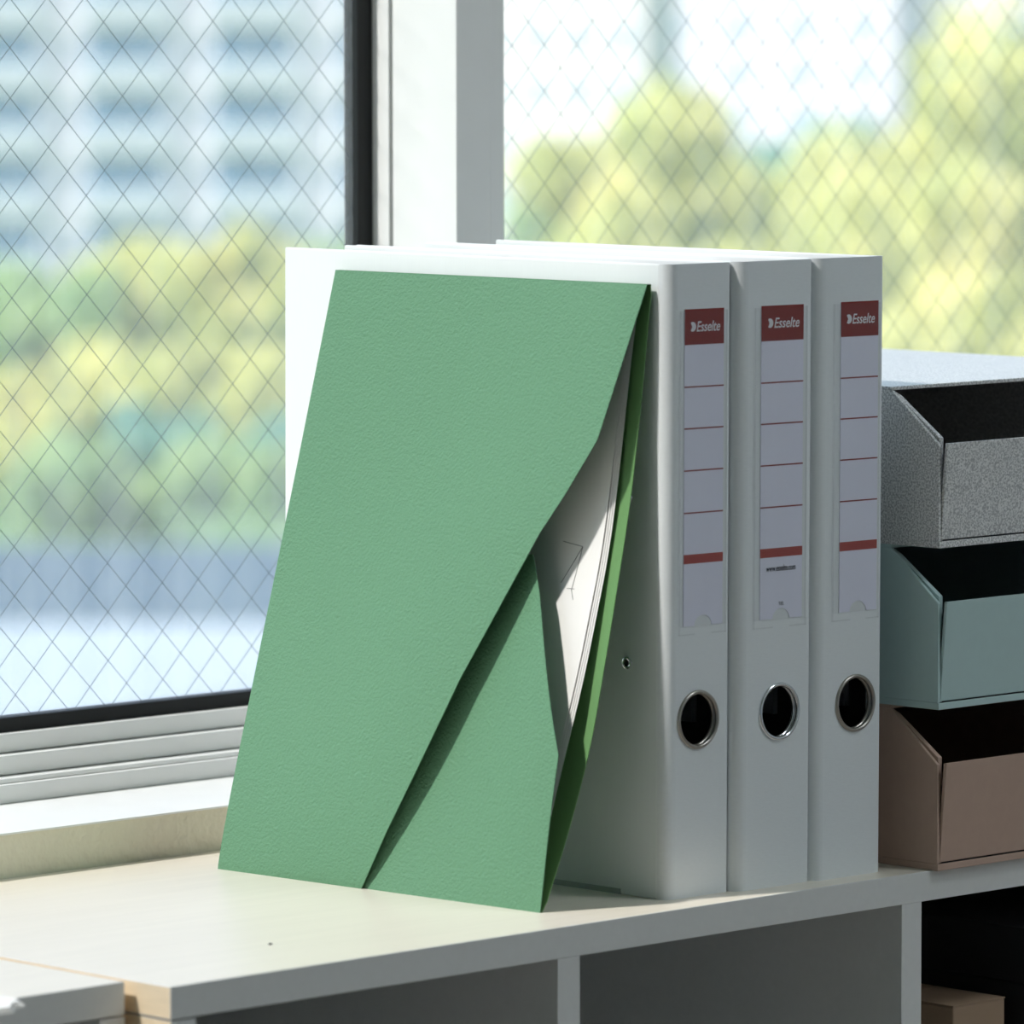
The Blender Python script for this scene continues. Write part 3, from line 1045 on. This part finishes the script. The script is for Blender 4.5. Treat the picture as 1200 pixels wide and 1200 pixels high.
def tower(px, depth, w, d, h, rz, fac, label, cols, floors, win_w=3.3, fl=3.0, band=False, glass='facade_glass'):
    base = ground_pt(px, depth)
    root = empty('apartment_tower', base, label, 'building', rz=rz)
    MB().box(-w / 2, w / 2, 0, d, 0, h).build('wall', M[fac], root)
    MB().box(-w / 2 - 0.3, w / 2 + 0.3, -0.3, d + 0.3, h, h + 0.8).build('roof', M['stone'], root)
    wm = MB().box(-win_w / 2, win_w / 2, -0.05, 0.0, 0, 1.45).mesh('window', M[glass])
    pm = MB().box(-win_w / 2 - 0.35, win_w / 2 + 0.35, -0.55, -0.0, 0, 1.05).mesh('balcony', M['parapet'])
    for r_ in range(floors):
        for c_ in range(cols):
            x = -w / 2 + (c_ + 0.5) * w / cols
            z = 1.1 + r_ * fl
            o = bpy.data.objects.new('window', wm); COL.objects.link(o); o.parent = root; o.location = (x, -0.0, z + 0.35)
            if band:
                o2 = bpy.data.objects.new('balcony', pm); COL.objects.link(o2); o2.parent = root; o2.location = (x, 0, z - 0.75)
    return root


RZ = math.radians(-37)
tower(150, 285, 30, 14, 27, RZ, 'facade', 'pale blue-white tower block with rows of balconies behind wired glass', 5, 8, win_w=3.6, band=True)
tower(500, 400, 8.5, 12, 26, RZ, 'facade', 'narrow pale block beside the window post, small blue windows', 3, 8, win_w=1.5)
tower(655, 330, 10, 5, 24, math.radians(-68), 'facade_cream', 'cream sunlit block beside the window post above the park trees', 4, 7, win_w=1.1, glass='pale_glass')
tower(900, 400, 17, 16, 19.5, math.radians(-62), 'facade', 'pale block half hidden behind the yellow-green trees', 4, 6, win_w=1.6, glass='pale_glass')
tower(1120, 420, 26, 16, 25, math.radians(-66), 'facade_cream', 'cream block far beyond the tallest park tree', 5, 7, win_w=1.5)


# ---------------------------------------------------------------- the park goes on to both sides of the view
def tree_belt(px_list, label, seed):
    rng = random.Random(seed)
    mb = MB()
    for px in px_list:
        top = pixel_point(px, 250, rng.uniform(95, 210))
        hh = rng.uniform(7.5, 12.0)
        rad = rng.uniform(2.6, 4.4)
        mb.tube([(top.x, top.y, GROUND), (top.x + 0.1, top.y, GROUND + hh * 0.55)], [0.25, 0.12], 6, 1)
        for _ in range(14):
            dv = Vector((rng.gauss(0, 1), rng.gauss(0, 1), rng.gauss(0, 1))).normalized() * rng.uniform(0.4, 0.8)
            bc = Vector((top.x + dv.x * rad, top.y + dv.y * rad, GROUND + hh * 0.62 + dv.z * hh * 0.4))
            br = rad * rng.uniform(0.32, 0.48)
            for _k in range(70):
                d_ = Vector((rng.gauss(0, 1), rng.gauss(0, 1), rng.gauss(0, 1))).normalized()
                p0 = bc + d_ * br * rng.uniform(0.7, 1.0)
                nrm = (d_ + Vector((rng.gauss(0, .5), rng.gauss(0, .5), rng.gauss(0, .5)))).normalized()
                e1 = nrm.orthogonal().normalized() * 0.55
                e2 = nrm.cross(e1) * 0.65
                mb.add([p0 - e1, p0 + e2, p0 + e1, p0 - e2], [(0, 1, 2, 3)])
    me = bpy.data.meshes.new('woodland')
    me.from_pydata(mb.v, [], mb.f)
    me.materials.append(M['leaf_yellow'])
    me.materials.append(M['bark'])
    for p_, i_ in zip(me.polygons, mb.mi):
        p_.material_index = i_
    o = bpy.data.objects.new('woodland', me)
    COL.objects.link(o)
    tag(o, label, 'trees', kind='stuff')


tree_belt([-420 - 135 * k for k in range(34)], 'park woodland running on past the tower block', 91)
tree_belt([1560 + 150 * k for k in range(30)], 'park woodland running on past the tallest park tree', 92)
tower(-900, 300, 26, 14, 25, RZ, 'facade', 'pale block past the woodland, rows of balconies', 4, 8, win_w=3.6, band=True)
tower(-2300, 330, 30, 14, 30, RZ, 'facade_cream', 'broad cream block far past the woodland', 6, 9, win_w=2.2, glass='pale_glass')
tower(2300, 340, 24, 14, 26, math.radians(-60), 'facade', 'pale sunlit block beyond the woodland, small windows', 5, 8, win_w=1.6, glass='pale_glass')
